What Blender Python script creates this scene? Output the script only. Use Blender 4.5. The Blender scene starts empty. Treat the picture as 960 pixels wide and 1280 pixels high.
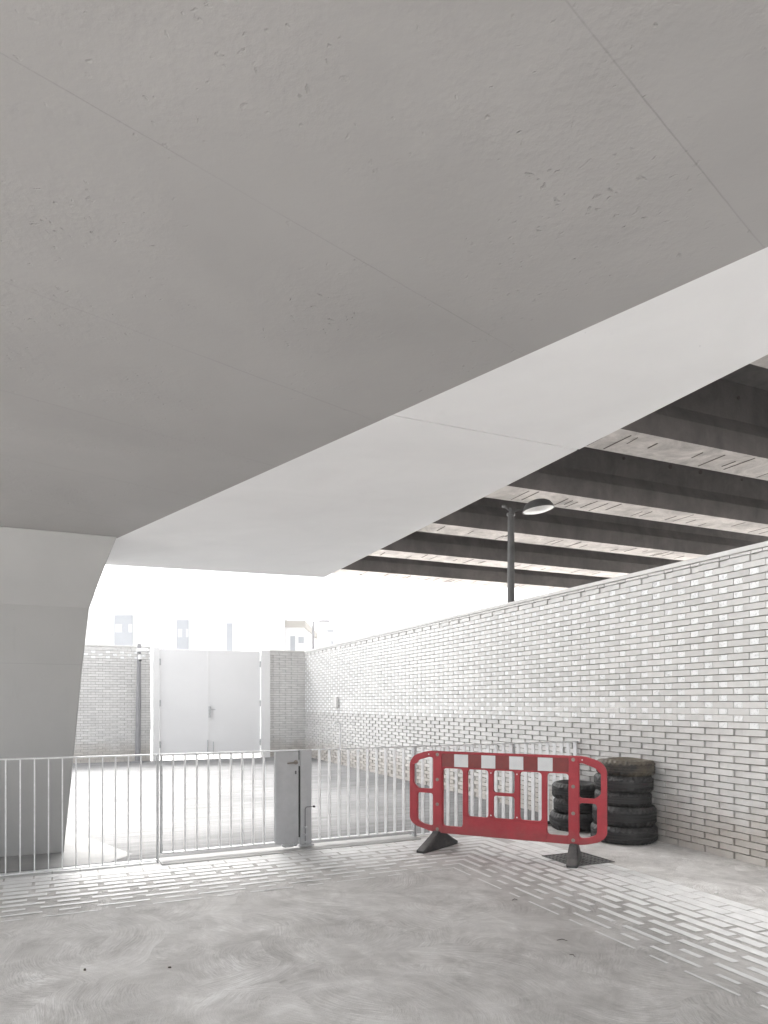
import bpy, bmesh, math, random
from mathutils import Vector, Matrix, noise
random.seed(7)
S = bpy.context.scene
COL = S.collection
R = math.radians
V = Vector

# ------------------------------------------------------------------ camera
cam = bpy.data.objects.new('camera', bpy.data.cameras.new('camera')); COL.objects.link(cam)
cam.location = (0, 0, 1.6); cam.rotation_euler = (R(90), 0, 0)
cam.data.sensor_fit = 'VERTICAL'; cam.data.sensor_height = 36
cam.data.lens = 860 / 1280 * 36
cam.data.shift_y = 239 / 1280
cam.data.clip_start = 0.05; cam.data.clip_end = 2000
S.camera = cam

# ------------------------------------------------------------------ sky, sun, exposure
SUN_EL, SUN_AZ = 55, 118           # azimuth of the sun measured from +X, anticlockwise
W = bpy.data.worlds.new('World'); S.world = W; W.use_nodes = True
wn, wl = W.node_tree.nodes, W.node_tree.links
sky = wn.new('ShaderNodeTexSky'); sky.sky_type = 'NISHITA'; sky.sun_disc = False
sky.sun_elevation = R(SUN_EL); sky.sun_rotation = R(90 - SUN_AZ)
sky.dust_density = 8; sky.air_density = 1.2; sky.ozone_density = 1
hs = wn.new('ShaderNodeHueSaturation'); hs.inputs['Saturation'].default_value = 0.12
wl.new(sky.outputs[0], hs.inputs['Color'])
bg = wn['Background']; bg.inputs['Strength'].default_value = 0.15
wl.new(hs.outputs[0], bg.inputs['Color'])
sun = bpy.data.objects.new('sun', bpy.data.lights.new('sun', 'SUN')); COL.objects.link(sun)
sun.data.energy = .5; sun.data.angle = R(20); sun.data.color = (1, .97, .93)
sd = V((math.cos(R(SUN_EL)) * math.cos(R(SUN_AZ)), math.cos(R(SUN_EL)) * math.sin(R(SUN_AZ)), math.sin(R(SUN_EL))))
sun.rotation_euler = sd.to_track_quat('Z', 'Y').to_euler()
vs = S.view_settings
vs.view_transform = 'Standard'; vs.look = 'None'; vs.gamma = 1; vs.exposure = 2.32; vs.use_curve_mapping = False
S.cycles.max_bounces = 10; S.cycles.diffuse_bounces = 7; S.cycles.transmission_bounces = 6
S.cycles.caustics_reflective = False; S.cycles.caustics_refractive = False
S.cycles.use_denoising = True

HAZE = .004
# ------------------------------------------------------------------ axes of the place
D1 = V((-.398, .917, 0)).normalized()     # along the right-hand wall, away from the camera
D2 = V((.917, .398, 0)).normalized()      # across, towards the right-hand wall
Z = V((0, 0, 1))
def grid(e, d, z=0): return D2 * e + D1 * d + Z * z

# ------------------------------------------------------------------ materials
def new_mat(name):
    m = bpy.data.materials.new(name); m.use_nodes = True
    return m, m.node_tree.nodes, m.node_tree.links, m.node_tree.nodes['Principled BSDF']
def mth(n, l, op, a, b=None, clamp=False):
    x = n.new('ShaderNodeMath'); x.operation = op; x.use_clamp = clamp
    for i, v in enumerate((a, b)):
        if v is None: continue
        if isinstance(v, (int, float)): x.inputs[i].default_value = v
        else: l.new(v, x.inputs[i])
    return x.outputs[0]
def ramp(n, l, fac, stops):
    r = n.new('ShaderNodeValToRGB'); e = r.color_ramp.elements
    while len(e) < len(stops): e.new(.5)
    for i, (p, c) in enumerate(stops):
        e[i].position = p; e[i].color = (*c, 1) if isinstance(c, tuple) else (c, c, c, 1)
    l.new(fac, r.inputs[0]); return r.outputs[0]
def noi(n, l, vec, scale, detail=4, rough=.55, dist=0):
    t = n.new('ShaderNodeTexNoise'); t.inputs['Scale'].default_value = scale
    t.inputs['Detail'].default_value = detail; t.inputs['Roughness'].default_value = rough
    t.inputs['Distortion'].default_value = dist
    if vec is not None: l.new(vec, t.inputs['Vector'])
    return t.outputs[0]
def mix(n, l, fac, a, b, mode='MIX'):
    x = n.new('ShaderNodeMix'); x.data_type = 'RGBA'; x.blend_type = mode
    for k, v in ((0, fac), (6, a), (7, b)):
        if isinstance(v, (int, float)): x.inputs[k].default_value = v if k == 0 else (v, v, v, 1)
        elif isinstance(v, tuple): x.inputs[k].default_value = (*v, 1)
        else: l.new(v, x.inputs[k])
    return x.outputs[2]
def bump(n, l, h, strength, dist=.01, normal=None):
    b = n.new('ShaderNodeBump'); b.inputs['Strength'].default_value = strength; b.inputs['Distance'].default_value = dist
    l.new(h, b.inputs['Height'])
    if normal is not None: l.new(normal, b.inputs['Normal'])
    return b.outputs[0]
def geo(n):
    return n.new('ShaderNodeNewGeometry').outputs['Position']

def simple(name, c, rough=.6, metal=0, var=.15, scale=6, bmp=0, bscale=60, spec=.5):
    m, n, l, b = new_mat(name)
    p = geo(n)
    f = noi(n, l, p, scale, 6, .6)
    lo = tuple(x * (1 - var) for x in c); hi = tuple(min(1, x * (1 + var)) for x in c)
    l.new(ramp(n, l, f, [(.3, lo), (.7, hi)]), b.inputs['Base Color'])
    b.inputs['Roughness'].default_value = rough; b.inputs['Metallic'].default_value = metal
    b.inputs['Specular IOR Level'].default_value = spec
    if bmp: l.new(bump(n, l, noi(n, l, p, bscale, 5, .6), bmp, .004), b.inputs['Normal'])
    return m

def floor_material():
    m, n, l, b = new_mat('brushed_concrete_floor')
    p = geo(n)
    flat = n.new('ShaderNodeVectorMath'); flat.operation = 'MULTIPLY'; l.new(p, flat.inputs[0]); flat.inputs[1].default_value = (1, 1, 0)
    wn_ = n.new('ShaderNodeTexNoise'); wn_.inputs['Scale'].default_value = 1.1; wn_.inputs['Detail'].default_value = 2
    l.new(flat.outputs[0], wn_.inputs['Vector'])
    w1 = n.new('ShaderNodeVectorMath'); w1.operation = 'MULTIPLY_ADD'
    l.new(wn_.outputs['Color'], w1.inputs[0]); w1.inputs[1].default_value = (.38, .38, 0); l.new(flat.outputs[0], w1.inputs[2])
    hs_, cs_ = [], []
    for k, (sc, fr, off) in enumerate(((1.0, 230, .35), (1.5, 260, -.3))):
        v = n.new('ShaderNodeTexVoronoi'); v.voronoi_dimensions = '2D'; v.inputs['Scale'].default_value = sc
        mp = n.new('ShaderNodeVectorMath'); mp.operation = 'ADD'; mp.inputs[1].default_value = (k * 3.7, k * 5.1, 0)
        l.new(w1.outputs[0], mp.inputs[0]); l.new(mp.outputs[0], v.inputs['Vector'])
        d = n.new('ShaderNodeVectorMath'); d.operation = 'SUBTRACT'; l.new(mp.outputs[0], d.inputs[0]); l.new(v.outputs['Position'], d.inputs[1])
        o = n.new('ShaderNodeVectorMath'); o.operation = 'ADD'; o.inputs[1].default_value = (off, off * .7, 0); l.new(d.outputs[0], o.inputs[0])
        ln = n.new('ShaderNodeVectorMath'); ln.operation = 'LENGTH'; l.new(o.outputs[0], ln.inputs[0])
        cmb = n.new('ShaderNodeCombineXYZ')
        l.new(mth(n, l, 'MULTIPLY', ln.outputs['Value'], fr * .35), cmb.inputs[0])
        sp = n.new('ShaderNodeSeparateXYZ'); l.new(v.outputs['Color'], sp.inputs[0])
        l.new(mth(n, l, 'MULTIPLY', sp.outputs[0], 20), cmb.inputs[1])
        spd = n.new('ShaderNodeSeparateXYZ'); l.new(o.outputs[0], spd.inputs[0])
        ang = mth(n, l, 'ARCTAN2', spd.outputs[1], spd.outputs[0])
        l.new(mth(n, l, 'MULTIPLY', ang, 3.6), cmb.inputs[2])
        fine = noi(n, l, cmb.outputs[0], 1.0, 3, .7)          # streaks running round each trowel centre
        c2 = n.new('ShaderNodeCombineXYZ'); l.new(mth(n, l, 'MULTIPLY', ln.outputs['Value'], 5.0), c2.inputs[0])
        l.new(mth(n, l, 'MULTIPLY', sp.outputs[0], 30), c2.inputs[1]); l.new(ang, c2.inputs[2])
        coarse = noi(n, l, c2.outputs[0], 1.0, 2, .5)
        hs_.append(fine); cs_.append(coarse)
    sel = ramp(n, l, noi(n, l, flat.outputs[0], .9, 3, .6, .6), [(.46, 0.), (.54, 1.)])
    fine = mix(n, l, sel, hs_[0], hs_[1]); coarse = mix(n, l, sel, cs_[0], cs_[1])
    big = noi(n, l, flat.outputs[0], .55, 5, .6, .4)
    grit = noi(n, l, flat.outputs[0], 160, 3, .6)
    amp = ramp(n, l, noi(n, l, flat.outputs[0], 1.3, 2), [(.35, .15), (.65, 1.)])
    t = mth(n, l, 'ADD', mth(n, l, 'MULTIPLY', coarse, .34), mth(n, l, 'MULTIPLY', big, .46))
    fa = mth(n, l, 'MULTIPLY', mth(n, l, 'SUBTRACT', fine, .5), amp)
    t = mth(n, l, 'ADD', t, mth(n, l, 'MULTIPLY', fa, .44))
    t = mth(n, l, 'ADD', t, mth(n, l, 'MULTIPLY', grit, .16))
    t = mth(n, l, 'ADD', mth(n, l, 'MULTIPLY', mth(n, l, 'SUBTRACT', t, .5), 1.35), .5)
    t = mth(n, l, 'ADD', t, mth(n, l, 'MULTIPLY', mth(n, l, 'SUBTRACT', noi(n, l, w1.outputs[0], 4.5, 7, .72, .8), .5), .5))
    dust = mth(n, l, 'MULTIPLY', ramp(n, l, noi(n, l, flat.outputs[0], 1.0, 6, .7, 1.2), [(.50, 0.), (.68, 1.)]), ramp(n, l, fine, [(.38, .25), (.62, 1.)]))
    t = mth(n, l, 'ADD', t, mth(n, l, 'MULTIPLY', dust, .22))
    col = ramp(n, l, t, [(.24, (.35, .336, .32)), (.42, (.51, .494, .475)), (.58, (.645, .628, .608)), (.74, (.80, .79, .775))])
    stain = ramp(n, l, noi(n, l, flat.outputs[0], .35, 6, .65, 1.0), [(.28, .78), (.5, 1.)])
    l.new(mix(n, l, 1.0, col, stain, 'MULTIPLY'), b.inputs['Base Color'])
    b.inputs['Roughness'].default_value = .62; b.inputs['Specular IOR Level'].default_value = .4
    h = mth(n, l, 'ADD', mth(n, l, 'MULTIPLY', fa, 1.0), mth(n, l, 'MULTIPLY', grit, .35))
    l.new(bump(n, l, h, 1.0, .014), b.inputs['Normal'])
    return m

def yard_material():
    m, n, l, b = new_mat('tamped_yard_concrete')
    p = geo(n)
    a = n.new('ShaderNodeVectorMath'); a.operation = 'DOT_PRODUCT'; l.new(p, a.inputs[0]); a.inputs[1].default_value = tuple(D1)
    c = n.new('ShaderNodeVectorMath'); c.operation = 'DOT_PRODUCT'; l.new(p, c.inputs[0]); c.inputs[1].default_value = tuple(D2)
    cb = n.new('ShaderNodeCombineXYZ'); l.new(mth(n, l, 'MULTIPLY', a.outputs['Value'], 9), cb.inputs[0]); l.new(mth(n, l, 'MULTIPLY', c.outputs['Value'], .9), cb.inputs[1])
    st = noi(n, l, cb.outputs[0], 1.0, 5, .65, .4)
    big = noi(n, l, p, .4, 5, .6)
    t = mth(n, l, 'ADD', mth(n, l, 'MULTIPLY', st, .6), mth(n, l, 'MULTIPLY', big, .4))
    l.new(ramp(n, l, t, [(.38, (.10, .10, .102)), (.62, (.225, .225, .225))]), b.inputs['Base Color'])
    b.inputs['Roughness'].default_value = .8; b.inputs['Specular IOR Level'].default_value = .3
    l.new(bump(n, l, st, .5, .02), b.inputs['Normal'])
    return m

def soffit_material():
    m, n, l, b = new_mat('painted_rough_soffit')
    p = geo(n)
    a = n.new('ShaderNodeVectorMath'); a.operation = 'DOT_PRODUCT'; l.new(p, a.inputs[0]); a.inputs[1].default_value = (-.679, .734, 0)
    s = mth(n, l, 'DIVIDE', mth(n, l, 'ADD', mth(n, l, 'SUBTRACT', a.outputs['Value'], .984), mth(n, l, 'MULTIPLY', noi(n, l, p, 3, 3), .012)), 1.14)
    fr = mth(n, l, 'ABSOLUTE', mth(n, l, 'SUBTRACT', mth(n, l, 'FRACT', mth(n, l, 'ADD', s, 20.5)), .5))
    line = mth(n, l, 'LESS_THAN', fr, .0022)
    band = ramp(n, l, fr, [(0., 1.), (.055, 0.)])
    fl = mth(n, l, 'FLOOR', mth(n, l, 'ADD', s, 20.5))
    wv = n.new('ShaderNodeTexWhiteNoise'); wv.noise_dimensions = '1D'; l.new(fl, wv.inputs['W'])
    base = noi(n, l, p, .8, 5, .6, .3)
    f2 = mth(n, l, 'ADD', base, mth(n, l, 'MULTIPLY', wv.outputs['Value'], .06))
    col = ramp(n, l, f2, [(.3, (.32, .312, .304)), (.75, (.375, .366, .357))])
    shf = n.new('ShaderNodeVectorMath'); shf.operation = 'ADD'; l.new(p, shf.inputs[0]); shf.inputs[1].default_value = (-.9, -.35, 0)
    patch = ramp(n, l, noi(n, l, shf.outputs[0], 1.7, 3, .6), [(.47, 0.), (.62, 1.)])
    # clusters of pits and chips, strongest in patches and next to the joints
    vo = n.new('ShaderNodeTexVoronoi'); vo.inputs['Scale'].default_value = 30
    mp = n.new('ShaderNodeVectorMath'); mp.operation = 'MULTIPLY_ADD'
    tn = n.new('ShaderNodeTexNoise'); tn.inputs['Scale'].default_value = 14; tn.inputs['Detail'].default_value = 4; l.new(p, tn.inputs['Vector'])
    l.new(tn.outputs['Color'], mp.inputs[0]); mp.inputs[1].default_value = (.09, .09, 0); l.new(p, mp.inputs[2])
    l.new(mp.outputs[0], vo.inputs['Vector'])
    sx = n.new('ShaderNodeSeparateXYZ'); l.new(vo.outputs['Color'], sx.inputs[0])
    pit = mth(n, l, 'MULTIPLY', ramp(n, l, vo.outputs['Distance'], [(.0, 1.), (.28, 0.)]), ramp(n, l, sx.outputs[0], [(.62, 0.), (.85, 1.)]))
    zone = mth(n, l, 'MAXIMUM', patch, mth(n, l, 'MULTIPLY', band, .5))
    pit = mth(n, l, 'MULTIPLY', pit, mth(n, l, 'ADD', mth(n, l, 'MULTIPLY', zone, .95), .05))
    ripple = mth(n, l, 'MULTIPLY', noi(n, l, p, 26, 4, .6), mth(n, l, 'ADD', mth(n, l, 'MULTIPLY', patch, .5), .2))
    h = mth(n, l, 'SUBTRACT', ripple, mth(n, l, 'ADD', pit, mth(n, l, 'MULTIPLY', line, .5)))
    h = mth(n, l, 'ADD', h, mth(n, l, 'MULTIPLY', noi(n, l, p, 3, 3), .25))
    c2 = mix(n, l, mth(n, l, 'MULTIPLY', line, mth(n, l, 'MULTIPLY', ramp(n, l, noi(n, l, p, 1.2, 3), [(.38, .3), (.58, 1.)]), .36)), col, (.16, .155, .15))
    c3 = mix(n, l, mth(n, l, 'MULTIPLY', pit, .25), c2, (.22, .21, .20))
    l.new(c3, b.inputs['Base Color'])
    b.inputs['Roughness'].default_value = .7; b.inputs['Specular IOR Level'].default_value = .3
    l.new(bump(n, l, h, .45, .012), b.inputs['Normal'])
    return m

def smooth_paint(name, c, joints=None):
    m, n, l, b = new_mat(name)
    p = geo(n)
    f = noi(n, l, p, 1.1, 5, .65, .5)
    st = n.new('ShaderNodeVectorMath'); st.operation = 'MULTIPLY'; l.new(p, st.inputs[0]); st.inputs[1].default_value = (3, 3, .8)
    f2 = noi(n, l, st.outputs[0], 2.2, 6, .7)
    col = ramp(n, l, f, [(.3, tuple(x * .95 for x in c)), (.7, tuple(min(1, x * 1.02) for x in c))])
    smear = ramp(n, l, f2, [(.62, 1.), (.78, .93)])
    col = mix(n, l, 1.0, col, smear, 'MULTIPLY')
    if joints:
        z = n.new('ShaderNodeSeparateXYZ'); l.new(p, z.inputs[0])
        tot = None
        for q in joints:
            d = mth(n, l, 'LESS_THAN', mth(n, l, 'ABSOLUTE', mth(n, l, 'SUBTRACT', z.outputs[2], q)), .004)
            tot = d if tot is None else mth(n, l, 'MAXIMUM', tot, d)
        col = mix(n, l, mth(n, l, 'MULTIPLY', tot, .18), col, (.2, .2, .2))
    # scattered blow holes
    vo = n.new('ShaderNodeTexVoronoi'); vo.inputs['Scale'].default_value = 9; l.new(p, vo.inputs['Vector'])
    sx = n.new('ShaderNodeSeparateXYZ'); l.new(vo.outputs['Color'], sx.inputs[0])
    hole = mth(n, l, 'MULTIPLY', mth(n, l, 'LESS_THAN', vo.outputs['Distance'], .035), mth(n, l, 'GREATER_THAN', sx.outputs[0], .82))
    col = mix(n, l, mth(n, l, 'MULTIPLY', hole, .5), col, (.15, .15, .15))
    l.new(col, b.inputs['Base Color'])
    b.inputs['Roughness'].default_value = .6; b.inputs['Specular IOR Level'].default_value = .3
    l.new(bump(n, l, noi(n, l, p, 30, 4), .08, .005), b.inputs['Normal'])
    return m

def brick_material(name='white_glazed_brick', base=(.67, .663, .648)):
    m, n, l, b = new_mat(name)
    p = geo(n)
    oi = n.new('ShaderNodeNewGeometry')
    rnd = oi.outputs['Random Per Island']
    f = mth(n, l, 'ADD', mth(n, l, 'MULTIPLY', rnd, .32), mth(n, l, 'MULTIPLY', noi(n, l, p, 9, 5), .68))
    f = mth(n, l, 'ADD', f, mth(n, l, 'MULTIPLY', mth(n, l, 'SUBTRACT', noi(n, l, p, .7, 5, .65), .5), .8))
    lo = tuple(x * .84 for x in base); hi = tuple(x * 1.08 for x in base)
    col = ramp(n, l, f, [(.2, lo), (.8, hi)])
    z = n.new('ShaderNodeSeparateXYZ'); l.new(p, z.inputs[0])
    dirt = ramp(n, l, mth(n, l, 'ADD', z.outputs[2], mth(n, l, 'MULTIPLY', noi(n, l, p, 2.5, 4), -.5)), [(0., (.80, .76, .72)), (.35, (1., 1., 1.))])
    l.new(mix(n, l, 1.0, col, dirt, 'MULTIPLY'), b.inputs['Base Color'])
    b.inputs['Roughness'].default_value = .38
    l.new(bump(n, l, noi(n, l, p, 70, 3), .07, .003), b.inputs['Normal'])
    return m

def glass_block_material():
    m, n, l, b = new_mat('rippled_glass_block')
    p = geo(n)
    b.inputs['Base Color'].default_value = (.93, .97, .97, 1)
    b.inputs['Transmission Weight'].default_value = 1; b.inputs['Roughness'].default_value = .08; b.inputs['IOR'].default_value = 1.3
    bm_ = bump(n, l, noi(n, l, p, 34, 3, .6, 1.2), .9, .02)
    l.new(bm_, b.inputs['Normal'])
    d = n.new('ShaderNodeBsdfTranslucent'); d.inputs['Color'].default_value = (.9, .95, .95, 1)
    e = n.new('ShaderNodeBsdfDiffuse'); e.inputs['Color'].default_value = (.97, .98, .98, 1)  # white diffuse share stands in for daylight coming through the glass
    mx0 = n.new('ShaderNodeMixShader'); mx0.inputs[0].default_value = .88; l.new(d.outputs[0], mx0.inputs[1]); l.new(e.outputs[0], mx0.inputs[2])
    mx = n.new('ShaderNodeMixShader'); l.new(b.outputs[0], mx.inputs[1]); l.new(mx0.outputs[0], mx.inputs[2])
    l.new(ramp(n, l, noi(n, l, p, 26, 3, .6, .8), [(.30, .70), (.50, 1.)]), mx.inputs[0])
    l.new(mx.outputs[0], n['Material Output'].inputs['Surface'])
    return m

def rubber_material(name, c1, c2, thr=.55):
    m, n, l, b = new_mat(name)
    p = geo(n)
    f = noi(n, l, p, 7, 6, .7)
    z = n.new('ShaderNodeNewGeometry'); sp = n.new('ShaderNodeSeparateXYZ'); l.new(z.outputs['Normal'], sp.inputs[0])
    up = mth(n, l, 'MAXIMUM', sp.outputs[2], 0)
    f = mth(n, l, 'ADD', f, mth(n, l, 'MULTIPLY', up, .22))     # dust lies on upward faces
    l.new(ramp(n, l, f, [(thr - .12, c1), (thr + .25, c2)]), b.inputs['Base Color'])
    b.inputs['Roughness'].default_value = .5; b.inputs['Specular IOR Level'].default_value = .5
    l.new(bump(n, l, noi(n, l, p, 120, 3), .25, .003), b.inputs['Normal'])
    return m

def beam_material(name, c, streak):
    m, n, l, b = new_mat(name)
    p = geo(n)
    d = n.new('ShaderNodeVectorMath'); d.operation = 'DOT_PRODUCT'; l.new(p, d.inputs[0]); d.inputs[1].default_value = tuple(D2)
    z = n.new('ShaderNodeSeparateXYZ'); l.new(p, z.inputs[0])
    cb = n.new('ShaderNodeCombineXYZ'); l.new(mth(n, l, 'MULTIPLY', d.outputs['Value'], 3), cb.inputs[0]); l.new(mth(n, l, 'MULTIPLY', z.outputs[2], .6), cb.inputs[2])
    f = mth(n, l, 'ADD', mth(n, l, 'MULTIPLY', noi(n, l, p, 1.6, 7, .7, .6), 1 - streak), mth(n, l, 'MULTIPLY', noi(n, l, cb.outputs[0], 1.2, 5, .6), streak))
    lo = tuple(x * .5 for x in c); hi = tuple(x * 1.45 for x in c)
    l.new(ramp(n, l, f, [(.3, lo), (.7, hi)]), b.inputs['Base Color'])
    b.inputs['Roughness'].default_value = .85
    l.new(bump(n, l, noi(n, l, p, 18, 6, .7), .4, .02), b.inputs['Normal'])
    return m

def barrier_red():
    m, n, l, b = new_mat('scuffed_red_plastic')
    p = geo(n)
    f = noi(n, l, p, 5, 6, .7)
    col = ramp(n, l, f, [(.3, (.33, .022, .033)), (.7, (.46, .042, .057))])
    sc = ramp(n, l, noi(n, l, p, 38, 7, .8), [(.60, 0.), (.74, .5)])
    col = mix(n, l, sc, col, (.30, .13, .13))
    z = n.new('ShaderNodeSeparateXYZ'); l.new(p, z.inputs[0])
    dz = mth(n, l, 'ADD', z.outputs[2], mth(n, l, 'MULTIPLY', noi(n, l, p, 8, 5, .7), .35))
    mud = ramp(n, l, dz, [(.30, .45), (.50, .0)])
    col = mix(n, l, mud, col, (.24, .12, .11))
    l.new(col, b.inputs['Base Color'])
    b.inputs['Roughness'].default_value = .48
    l.new(bump(n, l, noi(n, l, p, 90, 3), .12, .003), b.inputs['Normal'])
    return m

def galv(name='galvanised_steel', c=(.50, .51, .52)):
    m, n, l, b = new_mat(name)
    p = geo(n)
    vo = n.new('ShaderNodeTexVoronoi'); vo.inputs['Scale'].default_value = 45; l.new(p, vo.inputs['Vector'])
    sx = n.new('ShaderNodeSeparateXYZ'); l.new(vo.outputs['Color'], sx.inputs[0])
    f = mth(n, l, 'ADD', mth(n, l, 'MULTIPLY', sx.outputs[0], .35), mth(n, l, 'MULTIPLY', noi(n, l, p, 6, 6, .7), .65))
    l.new(ramp(n, l, f, [(.3, tuple(x * .85 for x in c)), (.7, tuple(x * 1.15 for x in c))]), b.inputs['Base Color'])
    b.inputs['Metallic'].default_value = .35; b.inputs['Roughness'].default_value = .5
    l.new(bump(n, l, noi(n, l, p, 40, 4), .08, .003), b.inputs['Normal'])
    return m

M = dict(
    floor=floor_material(), yard=yard_material(), soffit=soffit_material(),
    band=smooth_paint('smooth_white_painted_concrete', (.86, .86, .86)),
    pier=smooth_paint('painted_pier_concrete', (.40, .40, .395), joints=(2.02,)),
    brick=brick_material(), mortar=simple('grey_mortar', (.30, .285, .265), .9, var=.2, scale=12),
    glassb=glass_block_material(),
    coping=simple('white_coping_stone', (.66, .655, .64), .6, var=.08, scale=4, bmp=.1),
    rub=rubber_material('worn_tyre_rubber', (.016, .0155, .0155), (.06, .056, .053), .62),
    rubbrown=rubber_material('muddy_tyre_rubber', (.02, .018, .016), (.17, .14, .10), .54),
    foot=rubber_material('recycled_rubber_foot', (.03, .03, .03), (.12, .115, .11), .6),
    beam=beam_material('weathered_shaded_beam_concrete', (.125, .113, .107), .35),  # sides painted darker for the dim direction they face, over weathered mottling
    beamlow=beam_material('bounce_lit_beam_underside', (.52, .49, .465), .1),  # light bounced off the ground is put into this pale tone
    slab=beam_material('deck_slab_concrete', (.13, .12, .115), .2),
    rust=simple('rust_stained_rebar', (.07, .055, .045), .9),
    red=barrier_red(), redsheet=simple('dull_red_reflective_sheet', (.21, .024, .022), .35, var=.12, scale=20),
    white=simple('white_reflective_sheet', (.72, .73, .74), .4, var=.04, scale=14),
    galv=galv(), galvdark=simple('grey_galvanised_plate', (.43, .435, .445), .5, metal=.15, var=.07, scale=9, bmp=.08),
    rail=simple('pale_galvanised_flat_bar', (.72, .725, .73), .45, metal=.25, var=.12, scale=16, bmp=.1),
    paint=simple('white_floor_paint', (.82, .82, .81), .5, var=.10, scale=7, bmp=.25, bscale=120),
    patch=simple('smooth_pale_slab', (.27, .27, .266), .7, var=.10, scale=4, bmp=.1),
    kerb=simple('pale_kerb_concrete', (.5, .495, .485), .7, var=.12, scale=5, bmp=.2),
    gate=simple('white_sheet_steel', (.82, .82, .825), .45, var=.03, scale=.6),
    gatew=simple('white_gate_frame', (.80, .80, .80), .5, var=.02),
    bolt=simple('rusty_bolt_steel', (.30, .27, .24), .45, metal=.6),
    darkpole=simple('dark_grey_pole_paint', (.11, .108, .105), .45, var=.2),
    midpole=simple('mid_grey_steel', (.22, .22, .23), .5, var=.1),  # the far pole is dark; veiling glare is put into this grey
    lens=simple('opal_lamp_lens', (.80, .80, .78), .3, var=.02),
    render=simple('white_rendered_wall', (.60, .60, .60), .8, var=.02, scale=.3),
    cream=simple('cream_roof_band', (.30, .28, .25), .8, var=.08, scale=1),
    win=simple('window_sky_tint', (.27, .285, .31), .25, var=.08, scale=.8),  # sky mirrored in the glass is put into this tone
    winrefl=simple('painted_window_reflection', (.40, .41, .42), .4, var=.05),
    black=simple('black_plastic', (.02, .02, .02), .4),
    iron=simple('cast_iron_grate', (.035, .033, .032), .6, var=.2, scale=20, bmp=.3),
    grid=simple('worn_grate_steel', (.20, .195, .19), .55, metal=.3, var=.25, scale=20),
    pit=simple('recess_black', (.02, .02, .02), .9),
    chip=simple('white_plaster_chip', (.75, .74, .72), .8),
    twig=simple('dry_brown_twig', (.06, .045, .035), .9),
)

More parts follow.
